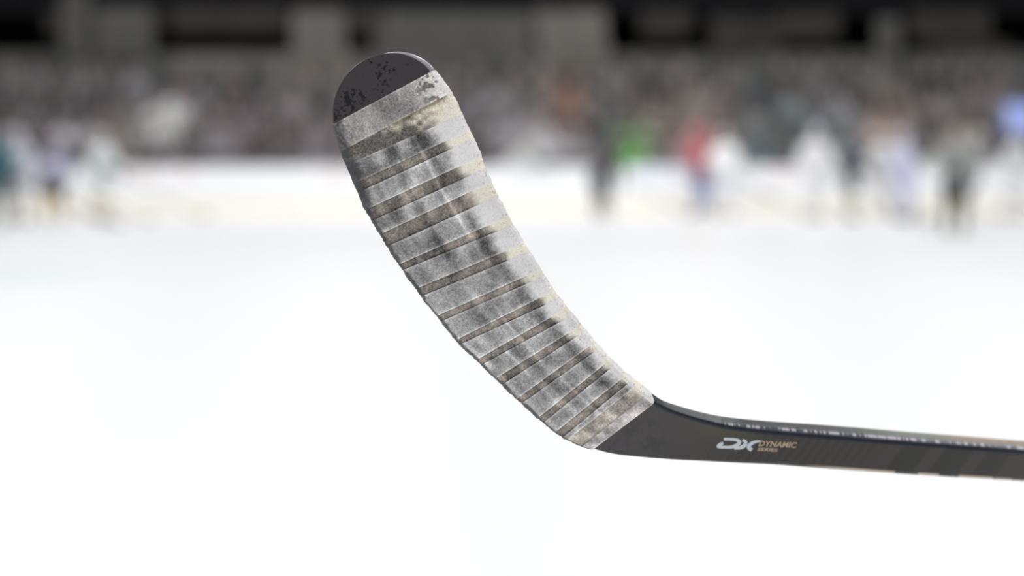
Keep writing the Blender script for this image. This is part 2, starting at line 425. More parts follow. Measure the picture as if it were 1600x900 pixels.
crow(205, '5,158,162,162;40,98,90,92;80,152,140,148;120,100,102,106;160,112,104,108;185,142,132,120;220,130,135,135;265,140,145,148;310,98,92,96;340,112,106,112;400,90,86,92;450,104,98,104;500,104,98,102;620,98,94,98;745,94,92,98;790,118,114,120;840,188,182,188;900,100,92,96;940,88,94,98;985,110,150,100;1030,96,92,92;1085,150,105,108;1130,110,110,106;1180,96,108,112;1230,110,106,102;1260,80,110,122;1310,100,106,110;1385,150,132,124;1430,110,112,116;1490,150,142,136;1540,140,134,130;1590,150,150,170')
crow(240, '5,110,120,118;40,100,90,98;80,110,108,118;105,124,90,86;135,120,118,122;175,124,104,84;220,98,90,96;260,80,72,76;300,84,80,88;350,98,98,104;400,90,84,90;450,92,88,94;510,88,84,88;620,88,84,88;745,84,82,88;790,104,100,106;840,182,176,182;890,90,90,94;930,88,84,88;985,100,150,88;1030,100,100,104;1085,150,100,105;1130,120,115,115;1180,72,108,122;1220,84,84,86;1300,100,106,110;1400,140,140,142;1490,140,140,140;1540,130,130,132')
CMA = np.array(CM)
def crowd_colour(px, py):
    d2 = ((CMA[:, 0] - px) / 22) ** 2 + ((CMA[:, 1] - py) / 15) ** 2
    w = np.exp(-d2 / 2) + 1e-9
    return (CMA[:, 2:] * w[:, None]).sum(0) / w.sum()
CROWD_K = 1.75
CLUS = [[random.choice((0.4, 0.65, 0.9, 1.1, 1.5, 2.0)) for _ in range(40)] for _ in range(9)]
def colour_word(c):
    r, g, b = c; mx, mn = max(c), min(c)
    if g > r + 25 and g > b + 25: return 'green'
    if r > g + 28 and b < g - 5: return 'orange-brown'
    if r > g + 28: return 'dusty red'
    if b > r + 12 and g > r + 8: return 'teal'
    if mx > 165: return 'white'
    if r > g + 6 and b > g + 3: return 'mauve grey' if mx > 95 else 'dark plum'
    if mx > 128: return 'pale grey'
    if r > b + 6: return 'taupe' if mx > 85 else 'dark brown'
    if b > r + 5: return 'slate blue' if mx > 85 else 'navy'
    if mx > 90: return 'mid grey'
    return 'charcoal'
ROWN = ['front', 'second', 'third', 'fourth', 'fifth', 'sixth', 'top']
SEATM = mat('seat_plastic', (0.045, 0.05, 0.06), 0.5, 0.4, noise=0.1, scale=5)
METAL = mat('seat_metal', (0.12, 0.12, 0.12), 0.4, 0.5, metallic=0.7)
seat_pan = MB().box(-0.23, 0.23, -0.22, 0.2, 0.40, 0.44, 0.015).mesh('seat')
sb = MB().box(-0.23, 0.23, 0.18, 0.22, 0.44, 0.86, 0.015); sb.v = [(x, y + (z - 0.44) * 0.12, z) for x, y, z in sb.v]
seat_back = sb.mesh('backrest')
seat_leg = MB().box(-0.03, 0.03, -0.05, 0.1, 0.0, 0.41, 0.01).mesh('support')
def section(px):
    """Where along the stands, told by things one can find."""
    for lim, w in ((240, 'left of the pale-topped fan'), (520, 'between pale-topped fan and stick'), (745, 'behind the stick blade'), (905, 'just right of the stick blade'),
                   (1040, 'above the green fan'), (1180, 'above the red jersey'), (1330, 'above the white player'), (1440, 'above the lavender player')):
        if px < lim: return w
    return 'above the nearest player'
NC = 42; PITCHX = 0.625
white_spots = {}
for r in range(NROW):
    y = ROW_Y + r * ROW_D + 0.56; z = ROW_Z + r * ROW_H
    for c in range(NC):
        x = (c - (NC - 1) / 2) * PITCHX + (0.31 if r % 2 else 0.0) - 0.15
        s = empty('stadium_seat', (x, y, z))
        px = 800 + x / y * F; py = HORIZON - (z + 0.98 - EYE.z) / y * F
        if px < -25 or px > 1625: bpy.data.objects.remove(s); continue
        thd = section(px)
        full = not (random.random() < (0.06 if r < 5 else (0.15 if px < 950 else 0.35)))
        lab = '%s dark flip seat, %s row, %s' % ('occupied' if full else 'empty', ROWN[r], thd)
        tag(s, lab, 'seat', lab)
        place('seat', seat_pan, SEATM, s); place('backrest', seat_back, SEATM, s); place('support', seat_leg, METAL, s)
        if not full: continue
        col = crowd_colour(px, py)
        special = None
        if abs(px - 268) < 26 and r in (2, 3): col = np.array((215, 220, 235))
        if abs(px - 840) < 40 and r == 0: col = np.array((222, 214, 222))
        if abs(px - 838) < 32 and r == 1: col = np.array((222, 214, 222))
        if abs(px - 986) < 22 and r == 0: col = np.array((92, 172, 76))
        if abs(px - 986) < 18 and r == 1: col = np.array((120, 160, 110))
        jit = CLUS[int(py // 34) % 9][int(px // 48) % 40] * random.uniform(0.7, 1.3)
        alb = lin(col) * CROWD_K * (jit if max(col) < 160 and not (col[1] > col[0] + 25) else 1)
        alb = np.clip(alb, 0.01, 0.85)
        q = empty('spectator', (x, y - 0.02, z), random.uniform(-0.2, 0.2))
        word = colour_word(col)
        lab = 'spectator in %s top, %s row, %s' % (word, ROWN[r], thd)
        tag(q, lab, 'person', lab[13:])
        bulky = 1.3 if min(col) > 200 or (col[1] > col[0] + 60) else 1.0
        q.scale = (bulky, 1, random.uniform(0.96, 1.04) * (1.06 if bulky > 1 else 1))
        P = POSES[random.choices(['lap', 'clap', 'lean', 'cheer'], [5, 3, 3, 0.6])[0]]
        place('body', P['body'], random.choices(SKIN, [5, 3, 4, 1])[0], q)
        place('jacket', P['jacket'], cloth(alb), q)
        place('trousers', P['trousers'], random.choice(TROU), q)
        place('hair', P['hair'], random.choice(HAIR), q)

# lit blue-violet display at the right end of the crowd
d = 56.9
disp = empty('display_screen', (mx_(1592, d), d, mz_(208, d)))
tag(disp, 'glowing blue-violet display standing beside the crowd at the right edge', 'display')
MB().box(-0.37, 0.37, -0.03, 0.03, 0.0, 0.72, 0.02).build('screen_housing', BLACK, disp)
MB().box(-0.35, 0.35, -0.04, -0.031, 0.02, 0.70).build('screen', mat('lit_screen', (0.1, 0.1, 0.2), 0.4, emit=((0.33, 0.42, 0.86), 0.95)), disp)
MB().box(-0.04, 0.04, -0.03, 0.03, -(mz_(208, d)), 0.0).build('stand', METAL, disp)

# ------------------------------------------------------------------ hockey players on the ice
def player_meshes(pose):
    S = (-1, 1); m = {}
    if pose == 'stand':
        hip = {s: Vector((s * 0.11, 0.02, 0.93)) for s in S}; kn = {s: Vector((s * 0.15, -0.08, 0.52)) for s in S}; an = {s: Vector((s * 0.16, 0.0, 0.15)) for s in S}
        chest, neck, hd = Vector((0, -0.05, 1.33)), Vector((0, -0.09, 1.54)), (0, -0.13, 1.72)
        el = {s: Vector((s * 0.33, -0.16, 1.17)) for s in S}; wr = {-1: Vector((-0.20, -0.40, 1.08)), 1: Vector((0.22, -0.40, 0.95))}
    else:   # skating, bent forward, weight on one leg
        hip = {s: Vector((s * 0.11, 0.06, 0.82)) for s in S}
        kn = {-1: Vector((-0.14, -0.22, 0.50)), 1: Vector((0.20, -0.02, 0.46))}; an = {-1: Vector((-0.08, -0.02, 0.15)), 1: Vector((0.36, 0.26, 0.17))}
        chest, neck, hd = Vector((0, -0.22, 1.14)), Vector((0, -0.34, 1.30)), (0, -0.43, 1.45)
        el = {s: Vector((s * 0.34, -0.34, 0.98)) for s in S}; wr = {-1: Vector((-0.24, -0.58, 0.92)), 1: Vector((0.18, -0.60, 0.78))}
    pel = (hip[-1] + hip[1]) / 2
    sh = {s: chest.lerp(neck, 0.62) + Vector((s * 0.19, 0, 0)) for s in S}
    b = MB(); b.chain([pel, pel.lerp(chest, 0.5), chest, neck], [(0.15, 0.11), (0.14, 0.1), (0.17, 0.12), (0.06, 0.055)], 14)
    b.chain([neck, Vector(hd) - Vector((0, -0.02, 0.05))], [0.06, 0.056], 12); head(b, hd)
    j = MB(); j.chain([pel + Vector((0, 0, -0.04)), pel.lerp(chest, 0.5), chest, chest.lerp(neck, 0.6), neck], [(0.24, 0.18), (0.24, 0.18), (0.27, 0.20), (0.22, 0.14), (0.10, 0.09)], 18)
    p = MB(); p.chain([pel + Vector((0, 0, 0.12)), pel, pel - Vector((0, 0, 0.08))], [(0.21, 0.16), (0.23, 0.17), (0.20, 0.14)], 16)
    m['sock'] = {}; m['glove'] = {}; m['skate'] = {}; m['runner'] = {}
    for s in S:
        b.chain([sh[s], el[s], wr[s]], [0.055, 0.045, 0.03], 12); b.chain([hip[s], kn[s], an[s]], [0.085, 0.06, 0.04], 12)
        dv = (wr[s] - el[s]).normalized()
        hand(b, wr[s], dv, (-s * 0.6, 0, -0.6), 1.0, 0.9, s)
        j.chain([sh[s] - Vector((s * 0.06, 0, 0)), sh[s], el[s], wr[s] - dv * 0.06], [0.12, 0.115, 0.09, 0.068], 14)
        p.chain([hip[s], hip[s].lerp(kn[s], 0.75)], [(0.13, 0.15), (0.125, 0.13)], 14)
        k = MB(); k.chain([hip[s].lerp(kn[s], 0.7), kn[s], kn[s].lerp(an[s], 0.4), an[s]], [0.085, 0.09, 0.08, 0.055], 14); m['sock'][s] = k.mesh('sock', remesh=0.018)
        g = MB(); g.chain([wr[s] - dv * 0.09, wr[s], wr[s] + dv * 0.05], [0.07, 0.062, 0.055], 12); hand(g, wr[s], dv, (-s * 0.6, 0, -0.6), 1.45, 0.9, s); m['glove'][s] = g.mesh('glove', remesh=0.012)
        a = an[s]; z0 = a.z - 0.15
        k = MB(); k.chain([a + Vector((0, 0.02, 0.06)), a + Vector((0, 0.01, -0.05)), a + Vector((0, -0.06, -0.075)), a + Vector((0, -0.18, -0.085))], [(0.055, 0.06), (0.052, 0.055), (0.048, 0.042), (0.042, 0.03)], 14); m['skate'][s] = k.mesh('skate', remesh=0.014)
        k = MB(); k.box(a.x - 0.006, a.x + 0.006, a.y - 0.20, a.y + 0.08, z0 + 0.0, z0 + 0.025); k.box(a.x - 0.012, a.x + 0.012, a.y - 0.16, a.y - 0.10, z0 + 0.02, z0 + 0.07); k.box(a.x - 0.012, a.x + 0.012, a.y + 0.01, a.y + 0.06, z0 + 0.02, z0 + 0.07)
        m['runner'][s] = k.mesh('runner')
    m['body'] = b.mesh('body', remesh=VOX); m['jersey'] = j.mesh('jersey', remesh=0.02); m['pants'] = p.mesh('pants', remesh=0.02)
    h = MB(); h.ball((hd[0], hd[1] + 0.012, hd[2] + 0.04), (0.102, 0.122, 0.112), 20, 12); h.box(-0.104, -0.07, hd[1] - 0.06, hd[1] + 0.05, hd[2] - 0.06, hd[2] + 0.05, 0.01); h.box(0.07, 0.104, hd[1] - 0.06, hd[1] + 0.05, hd[2] - 0.06, hd[2] + 0.05, 0.01)
    m['helmet'] = h.mesh('helmet', remesh=0.014)
    # held stick: blade on the ice in front, shaft through both hands
    top = wr[-1] + Vector((0.02, -0.06, 0.04)); low = wr[1] + Vector((-0.02, -0.08, 0.0)); dv = (low - top).normalized()
    t = (top.z - 0.05) / -dv.z; foot = top + dv * t
    k = MB(); k.chain([top - dv * 0.08, low, foot], [(0.013, 0.018)] * 3, 8); m['st_shaft'] = k.mesh('shaft')
    k = MB(); k.chain([foot + Vector((0, 0, -0.01)), foot + Vector((0.10, -0.10, -0.012)), foot + Vector((0.2, -0.18, -0.01))], [(0.012, 0.03), (0.008, 0.036), (0.006, 0.03)], 10); m['st_blade'] = k.mesh('blade')
    return m
PM = {p: player_meshes(p) for p in ('stand', 'skate')}
STEEL = mat('steel', (0.6, 0.6, 0.62), 0.25, 0.5, metallic=1)
def m_(c): return cloth(np.clip(lin(c), 0, 0.85))
def player(px, feet_y, pose, jersey, pants, sock, helmet, rz, label, stick_label, glove=(40, 42, 46), sc=1.0, with_stick=True):
    d = EYE.z * F / (feet_y - HORIZON)
    q = empty('hockey_player', (mx_(px, d), d, 0), rz); q.scale = (sc, sc, sc)
    tag(q, label, 'person')
    M = PM[pose]
    place('body', M['body'], SKIN[0], q); place('jersey', M['jersey'], m_(jersey), q); place('pants', M['pants'], m_(pants), q)
    place('helmet', M['helmet'], m_(helmet), q)
    for s in (-1, 1):
        place('sock', M['sock'][s], m_(sock), q); place('glove', M['glove'][s], m_(glove), q)
        k = place('skate', M['skate'][s], m_((30, 30, 34)), q); place('runner', M['runner'][s], STEEL, k)
    if with_stick:
        t = empty('player_stick', q.location, rz); t.scale = (sc, sc, sc); tag(t, stick_label, 'hockey stick')
        place('shaft', M['st_shaft'], m_((70, 66, 60)), t); place('blade', M['st_blade'], m_((60, 60, 62)), t)
W_ = (236, 236, 240)
player(78, 345, 'skate', (176, 174, 196), (22, 34, 40), (214, 186, 120), (170, 170, 190), 0.5, 'player in a lavender grey jersey and very dark pants skating at far left', 'stick held by the far left player in lavender grey')
player(-6, 352, 'stand', (60, 100, 110), (70, 95, 100), (110, 120, 118), (60, 90, 100), 0.2, 'player in a teal jersey cut off by the left edge of the view', 'stick held by the teal player at the left edge')
player(34, 348, 'stand', (196, 200, 208), (200, 204, 208), (214, 210, 205), (190, 190, 200), -0.4, 'player in pale grey from helmet to socks between the teal and lavender players', 'stick held by the pale grey player at left')
player(156, 343, 'stand', (206, 212, 214), (220, 226, 226), (228, 220, 204), (176, 176, 176), 0.9, 'faint light grey player alone, right of the lavender grey one', 'stick held by the lone faint light grey player')
player(936, 338, 'skate', (84, 84, 88), (26, 40, 42), (60, 66, 60), (110, 104, 108), 0.55, 'player in dark jersey and dark pants leaning left below the green fan', 'stick held by the dark player below the green fan')
player(1096, 332, 'stand', (186, 92, 104), (100, 112, 146), (176, 188, 220), (170, 90, 96), 0.6, 'player in a red jersey and blue-grey pants before the boards', 'stick held by the player in the red jersey')
player(1134, 340, 'stand', W_, (226, 230, 238), W_, (214, 200, 200), -0.5, 'player dressed all in white just right of the red jersey', 'stick held by the white player next to the red jersey', glove=W_)
player(1270, 342, 'stand', W_, W_, W_, (226, 222, 228), 0.3, 'stocky player dressed all in white left of the slim dark player', 'stick held by the stocky white player', glove=W_, sc=1.04)
player(1326, 343, 'stand', (66, 74, 82), (50, 60, 68), (186, 186, 170), (76, 86, 94), 1.3, 'slim dark grey player seen sideways before the boards, with light socks', 'stick held by the slim dark grey player')
player(1378, 338, 'stand', (206, 206, 208), W_, W_, (170, 166, 160), 0.1, 'pale grey jersey and white pants on a player left of the lavender player', 'stick held by the pale grey player with white pants', glove=W_)
player(1418, 346, 'stand', (200, 200, 222), (206, 206, 234), (214, 214, 236), (184, 184, 190), -1.3, 'player in pale lavender seen sideways, left of the nearest player', 'stick held by the pale lavender player', glove=(200, 200, 220))
player(1492, 366, 'stand', (150, 154, 152), (42, 50, 50), (78, 74, 40), (176, 164, 156), 0.15, 'nearest player, grey jersey with black gloves and dark pants, at right', 'stick held by the nearest player at right', glove=(24, 30, 34))
player(1584, 342, 'stand', (214, 216, 220), W_, W_, (190, 186, 182), 0.4, 'white player at the right edge below the glowing blue display', 'stick held by the white player at the right edge', glove=W_)

# ------------------------------------------------------------------ the hockey stick in front
def vnoise(x, y, seed=0):
    """Smooth value noise, vectorised, 0..1."""
    xi = np.floor(x).astype(np.int64); yi = np.floor(y).astype(np.int64); xf = x - xi; yf = y - yi
    def h(a, b):
        n = (a * 374761393 + b * 668265263 + seed * 974711) & 0x7fffffff
        n = ((n ^ (n >> 13)) * 1274126177) & 0x7fffffff
        return ((n ^ (n >> 16)) & 0xffff) / 65535.0
    u = xf * xf * (3 - 2 * xf); v = yf * yf * (3 - 2 * yf)
    return (h(xi, yi) * (1 - u) + h(xi + 1, yi) * u) * (1 - v) + (h(xi, yi + 1) * (1 - u) + h(xi + 1, yi + 1) * u) * v
def sstep(a, b, x):
    t = np.clip((x - a) / (b - a), 0, 1); return t * t * (3 - 2 * t)

# tape wrap edges: left end, end of the dirty zone, right silhouette, all in the photo's frame
BL = [((519, 195), (676, 110), (683, 107)), ((531, 238), (696, 150), (709, 143)), ((540, 259), (670, 192), (724, 178)), ((552, 288), (690, 214), (735, 203)),
      ((558, 302), (696, 228), (742, 216)), ((570, 329), (710, 250), (753, 244)), ((580, 346), (724, 272), (760, 263)), ((593, 367), (728, 292), (769, 284)),
      ((604, 386), (738, 312), (779, 306)), ((622, 414), (752, 335), (796, 338)), ((628, 423), (762, 346), (803, 351)), ((649, 452), (772, 376), (820, 380)),
      ((657, 464), (784, 386), (828, 393)), ((682, 494), (798, 410), (845, 421)), ((688, 503), (808, 423), (851, 431)), ((711, 532), (826, 444), (866, 454)),
      ((717, 539), (834, 458), (874, 466)), ((743, 563), (848, 474), (886, 481)), ((751, 571), (860, 487), (895, 492)), ((773, 592), (874, 504), (908, 508)),
      ((783, 602), (886, 514), (915, 517)), ((806, 624), (902, 532), (930, 534)), ((814, 631), (914, 542), (938, 543)), ((839, 654), (930, 560), (954, 561)),
      ((848, 661), (942, 568), (962, 569)), ((866, 676), (958, 584), (979, 585)), ((878, 684), (968, 592), (988, 593)), ((884, 688), (980, 601), (997, 600)),
      ((908, 699), (992, 618), (1014, 614)), ((924, 703), (1022, 629), (1027, 625))]
TAPEN = len(BL) - 1
def v2(p): return np.array(p, float)
SIL = [12, 11, 9, 8, 8, 8, 8, 8, 8, 8, 8, 8, 8, 8, 8, 8, 8, 8, 8, 8, 8, 8, 9, 9, 9, 9, 9, 9, 9, 9]
stations = []           # dicts: L, R (front-face fold), D at centre, slope across, thickness
def st_add(L, R, D, k, T): stations.append(dict(L=v2(L), R=v2(R), D=D, k=k, T=T, rad=0.0022 + 0.0020 * min(1, max(0, (L[0] - 1000) / 250.0))))
# toe: left and right outline from the tip down to the first wrap
toeL = [(594, 85.0), (575, 91.0), (556, 101.5), (537, 121), (525, 143), (518.5, 168), (518.5, 195)]
toeR = [(595, 84.8), (607, 82.4), (623, 81.6), (641, 85), (657, 92.5), (669, 101), (676, 110)]
def arc_sample(pts, f):
    P = np.array(pts, float); s = np.concatenate([[0], np.cumsum(np.linalg.norm(np.diff(P, axis=0), axis=1))]); s /= s[-1]
    return np.stack([np.interp(f, s, P[:, 0]), np.interp(f, s, P[:, 1])], -1)
def smooth_sample(pts, f):
    """Catmull-Rom through pts at fractions f of the length."""
    P = np.array(pts, float); s = np.concatenate([[0], np.cumsum(np.linalg.norm(np.diff(P, axis=0), axis=1))]); s /= s[-1]
    out = []
    for q in np.atleast_1d(f):
        i = min(max(np.searchsorted(s, q) - 1, 0), len(P) - 2)
        t = (q - s[i]) / (s[i + 1] - s[i])
        p0 = P[max(i - 1, 0)]; p1 = P[i]; p2 = P[i + 1]; p3 = P[min(i + 2, len(P) - 1)]
        out.append(0.5 * ((2 * p1) + (-p0 + p2) * t + (2 * p0 - 5 * p1 + 4 * p2 - p3) * t * t + (-p0 + 3 * p1 - 3 * p2 + p3) * t ** 3))
    return np.array(out)
K_BL, K_SH = -0.36, -0.40
D0 = 1.520
for f in list(np.linspace(0, 1, 46) ** 1.3)[:-1]:
    L = smooth_sample(toeL, [f])[0]; R = smooth_sample(toeR, [f])[0]
    st_add(L, R, None, K_BL, 0.0058)
n_toe = len(stations)
def tapeD(i): return D0 + 0.012 * (i / TAPEN) + 0.042 * max(0, (i - 12) / (TAPEN - 12)) ** 1.8
for i, (L, M, R) in enumerate(BL):
    L, R = v2(L), v2(R); c = (R - L) / np.linalg.norm(R - L)
    T = 0.0062 + 0.005 * (i / TAPEN) ** 2
    st_add(L + c * 0.8, R - c * (SIL[i] * 0.62 + 1.0), tapeD(i), K_BL, T)
n_tape_end = len(stations)
D1 = tapeD(TAPEN)
for (L, R, D, k, T) in (((950, 709.5), (1040, 638.5), D1 + 0.006, -0.36, 0.0095), ((980, 714), (1062, 647), D1 + 0.012, -0.37, 0.0100), ((1040, 719.5), (1101, 658.5), D1 + 0.022, -0.39, 0.0112),
                        ((1095, 723), (1135, 666), D1 + 0.032, -0.42, 0.0130), ((1150, 726), (1172, 670), D1 + 0.043, -0.45, 0.0150), ((1210, 729), (1220, 674), D1 + 0.054, -0.48, 0.0170),
                        ((1320, 737.5), (1322, 682), D1 + 0.080, -0.54, 0.0195), ((1440, 745.5), (1440, 691.5), D1 + 0.115, -0.58, 0.0205), ((1600, 754.5), (1600, 703.5), D1 + 0.175, -0.62, 0.0215),
                        ((1800, 765), (1800, 718), D1 + 0.27, -0.62, 0.0215), ((2200, 787), (2200, 747), D1 + 0.52, -0.62, 0.0215), ((2600, 808), (2600, 774), D1 + 0.8, -0.62, 0.0215)):
    st_add(L, R, D, k, T)
for s in stations: s['W'] = np.linalg.norm(s['R'] - s['L'])
# depth of both ends of every chord
ref = stations[n_toe]; rc = (ref['L'] + ref['R']) / 2; ru = (ref['R'] - ref['L']) / ref['W']; MPP = D0 / F
for i, s in enumerate(stations):
    if s['D'] is None:
        for e in 'LR': s['D' + e] = ref['D'] + ref['k'] * float((s[e] - rc) @ ru) * MPP
    else:
        mpp = s['D'] / F
        s['DL'] = s['D'] - s['k'] * s['W'] / 2 * mpp; s['DR'] = s['D'] + s['k'] * s['W'] / 2 * mpp
    s['PL'] = np.array(unproj(s['L'][0], s['L'][1], s['DL'])); s['PR'] = np.array(unproj(s['R'][0], s['R'][1], s['DR']))

def dense(i0, i1, step_px, keys=('PL', 'PR', 'T', 'L', 'R', 'rad')):
    """Catmull-Rom stations between indices i0..i1, about step_px apart; returns arrays and the station parameter."""
    prm = []
    for i in range(i0, i1):
        ln = max(np.linalg.norm(stations[i + 1]['L'] - stations[i]['L']), np.linalg.norm(stations[i + 1]['R'] - stations[i]['R']))
        n = max(1, int(math.ceil(ln / step_px)))
        prm += list(i + np.arange(n) / n)
    prm.append(i1); prm = np.array(prm, float)
    out = {}
    n = len(stations)
    S = np.array([0.0] + list(np.cumsum([np.linalg.norm((stations[i + 1]['L'] + stations[i + 1]['R'] - stations[i]['L'] - stations[i]['R']) / 2) for i in range(n - 1)])))
    for k in keys:
        A = np.array([np.atleast_1d(s[k]) for s in stations], float)
        i = np.minimum(prm.astype(int), n - 2); t = (prm - i)[:, None]
        ip, iq = np.maximum(i - 1, 0), np.minimum(i + 2, n - 1)
        h = (S[i + 1] - S[i])[:, None]
        m1 = (A[i + 1] - A[ip]) / np.maximum(S[i + 1] - S[ip], 1e-6)[:, None] * h
        m2 = (A[iq] - A[i]) / np.maximum(S[iq] - S[i], 1e-6)[:, None] * h
        out[k] = (2 * t**3 - 3 * t**2 + 1) * A[i] + (t**3 - 2 * t**2 + t) * m1 + (-2 * t**3 + 3 * t**2) * A[i + 1] + (t**3 - t**2) * m2
    return out, prm

def loft(name, i0, i1, step, nu, rad, grow, colour_fn, relief_fn, material, parent, shrink_toe=False):
    """Closed rounded-rectangle loft. Ring order: front face (u 0..1), right edge, back face, left edge. Colour and relief come from (part, u, v, px, py)."""
    S, prm = dense(i0, i1, step)
    PL, PR, T = S['PL'], S['PR'], S['T'][:, 0]
    nS = len(prm)
    C = (PL + PR) / 2; tan = np.gradient(C, axis=0); tan /= np.linalg.norm(tan, axis=1)[:, None]
    if i0 == 0:                                                 # keep the toe in one plane
        j = int(np.searchsorted(prm, n_toe)); tan[:j] = tan[min(j, nS - 1)]
    A = PR - PL; W = np.linalg.norm(A, axis=1)
    A0 = A / np.maximum(W, 1e-9)[:, None]
    if i0 == 0:
        A0[:j] = A0[min(j, nS - 1)] * 0 + (stations[n_toe]['PR'] - stations[n_toe]['PL']) / np.linalg.norm(stations[n_toe]['PR'] - stations[n_toe]['PL'])
    Nn = np.cross(tan, A0); Nn /= np.linalg.norm(Nn, axis=1)[:, None]
    Nn *= np.sign(Nn[:, 1])[:, None]                            # pointing away from the camera
    Adir = np.where(W[:, None] > 1e-6, A / np.maximum(W, 1e-9)[:, None], A0)
    # ring: list of (u, a-offset in r units at left/right, b) computed per station
    na, ns, nb = 6, 5, 24
    ring = [('f', u) for u in np.linspace(0, 1, nu)] + [('cr', a) for a in np.linspace(0, 1, na + 1)[1:-1]] + [('r', t) for t in np.linspace(0, 1, ns)] + \
           [('cr2', a) for a in np.linspace(0, 1, na + 1)[1:-1]] + [('b', u) for u in np.linspace(1, 0, nb)] + [('cl2', a) for a in np.linspace(0, 1, na + 1)[1:-1]] + \
           [('l', t) for t in np.linspace(1, 0, ns)] + [('cl', a) for a in np.linspace(0, 1, na + 1)[1:-1]]
    nr = len(ring)
    V = np.zeros((nS, nr, 3)); U = np.zeros((nS, nr)); part = np.zeros((nS, nr), int)
    r = np.minimum(S['rad'][:, 0] if rad is None else rad, np.minimum(T * 0.48 + grow, W * 0.48 + grow))
    a0, a1 = -grow, W + grow; b0, b1 = -grow, T + grow
    for q, (kind, t) in enumerate(ring):
        al = None
        if kind == 'f': a = a0 + r + (a1 - a0 - 2 * r) * t; b = b0 + 0 * r; p = 0
        elif kind == 'b': a = a0 + r + (a1 - a0 - 2 * r) * t; b = b1 + 0 * r; p = 2
        elif kind == 'r': a = a1 + 0 * r; b = b0 + r + (b1 - b0 - 2 * r) * t; p = 1
        elif kind == 'l': a = a0 + 0 * r; b = b0 + r + (b1 - b0 - 2 * r) * t; p = 3
        else:
            g = t * PI / 2
            if kind == 'cr': a = a1 - r + r * math.sin(g); b = b0 + r - r * math.cos(g); p = 1
            elif kind == 'cr2': a = a1 - r + r * math.cos(g); b = b1 - r + r * math.sin(g); p = 1
            elif kind == 'cl2': a = a0 + r - r * math.sin(g); b = b1 - r + r * math.cos(g); p = 3
            else: a = a0 + r - r * math.cos(g); b = b0 + r - r * math.sin(g); p = 3
        V[:, q] = PL + Adir * a[:, None] + Nn * b[:, None]
        U[:, q] = (a - a0) / np.maximum(a1 - a0, 1e-9); part[:, q] = p
    VV = np.repeat(prm[:, None], nr, 1)
    cen = V.mean(1, keepdims=True)
    if relief_fn is not None:
        h = relief_fn(part, U, VV)
        Bp = np.zeros_like(V)
        Bp[:] = -Nn[:, None, :]
        Bp[part == 2] = np.repeat(Nn[:, None, :], nr, 1)[part == 2]
        Bp[part == 1] = np.repeat(Adir[:, None, :], nr, 1)[part == 1]; Bp[part == 3] = -np.repeat(Adir[:, None, :], nr, 1)[part == 3]
        V = V + Bp * h[..., None]
    dv = V - np.array(EYE); dep = dv @ np.array(FWD)
    PX = 800 + F * (dv @ np.array(RGT)) / dep; PY = 450 - F * (dv @ np.array(UPV)) / dep
    colr = colour_fn(part, U, VV, PX, PY)
    verts = V.reshape(-1, 3)
    idx = np.arange(nS * nr).reshape(nS, nr)
    a = idx[:-1]; b = idx[1:]
    q = np.stack([a, np.roll(a, -1, 1), np.roll(b, -1, 1), b], -1).reshape(-1, 4)
    faces = q.tolist() + [idx[0][::-1].tolist(), idx[-1].tolist()]
    me = bpy.data.meshes.new(name); me.from_pydata(verts.tolist(), [], faces); me.update()
    for pgn in me.polygons: pgn.use_smooth = True
    import bmesh
    bm = bmesh.new(); bm.from_mesh(me); bmesh.ops.recalc_face_normals(bm, faces=bm.faces); bm.to_mesh(me); bm.free()
    at = me.attributes.new('paint', 'FLOAT_COLOR', 'POINT')
    rgba = np.ones((nS * nr, 4), np.float32); rgba[:, :3] = colr.reshape(-1, 3)
    at.data.foreach_set('color', rgba.ravel())
    o = bpy.data.objects.new(name, me); COL.objects.link(o); me.materials.append(material)
    if parent: o.parent = parent
    return o

stick = empty('hockey_stick', tuple(unproj(1180, 724, D1 + 0.06)))
tag(stick, 'large black ice hockey stick raised in front, blade wrapped in worn white tape', 'hockey stick')
SOFF = stick.location.copy()
def under(o, parent=None):
    o.parent = parent or stick
    if parent is None: o.location = -SOFF
    return o

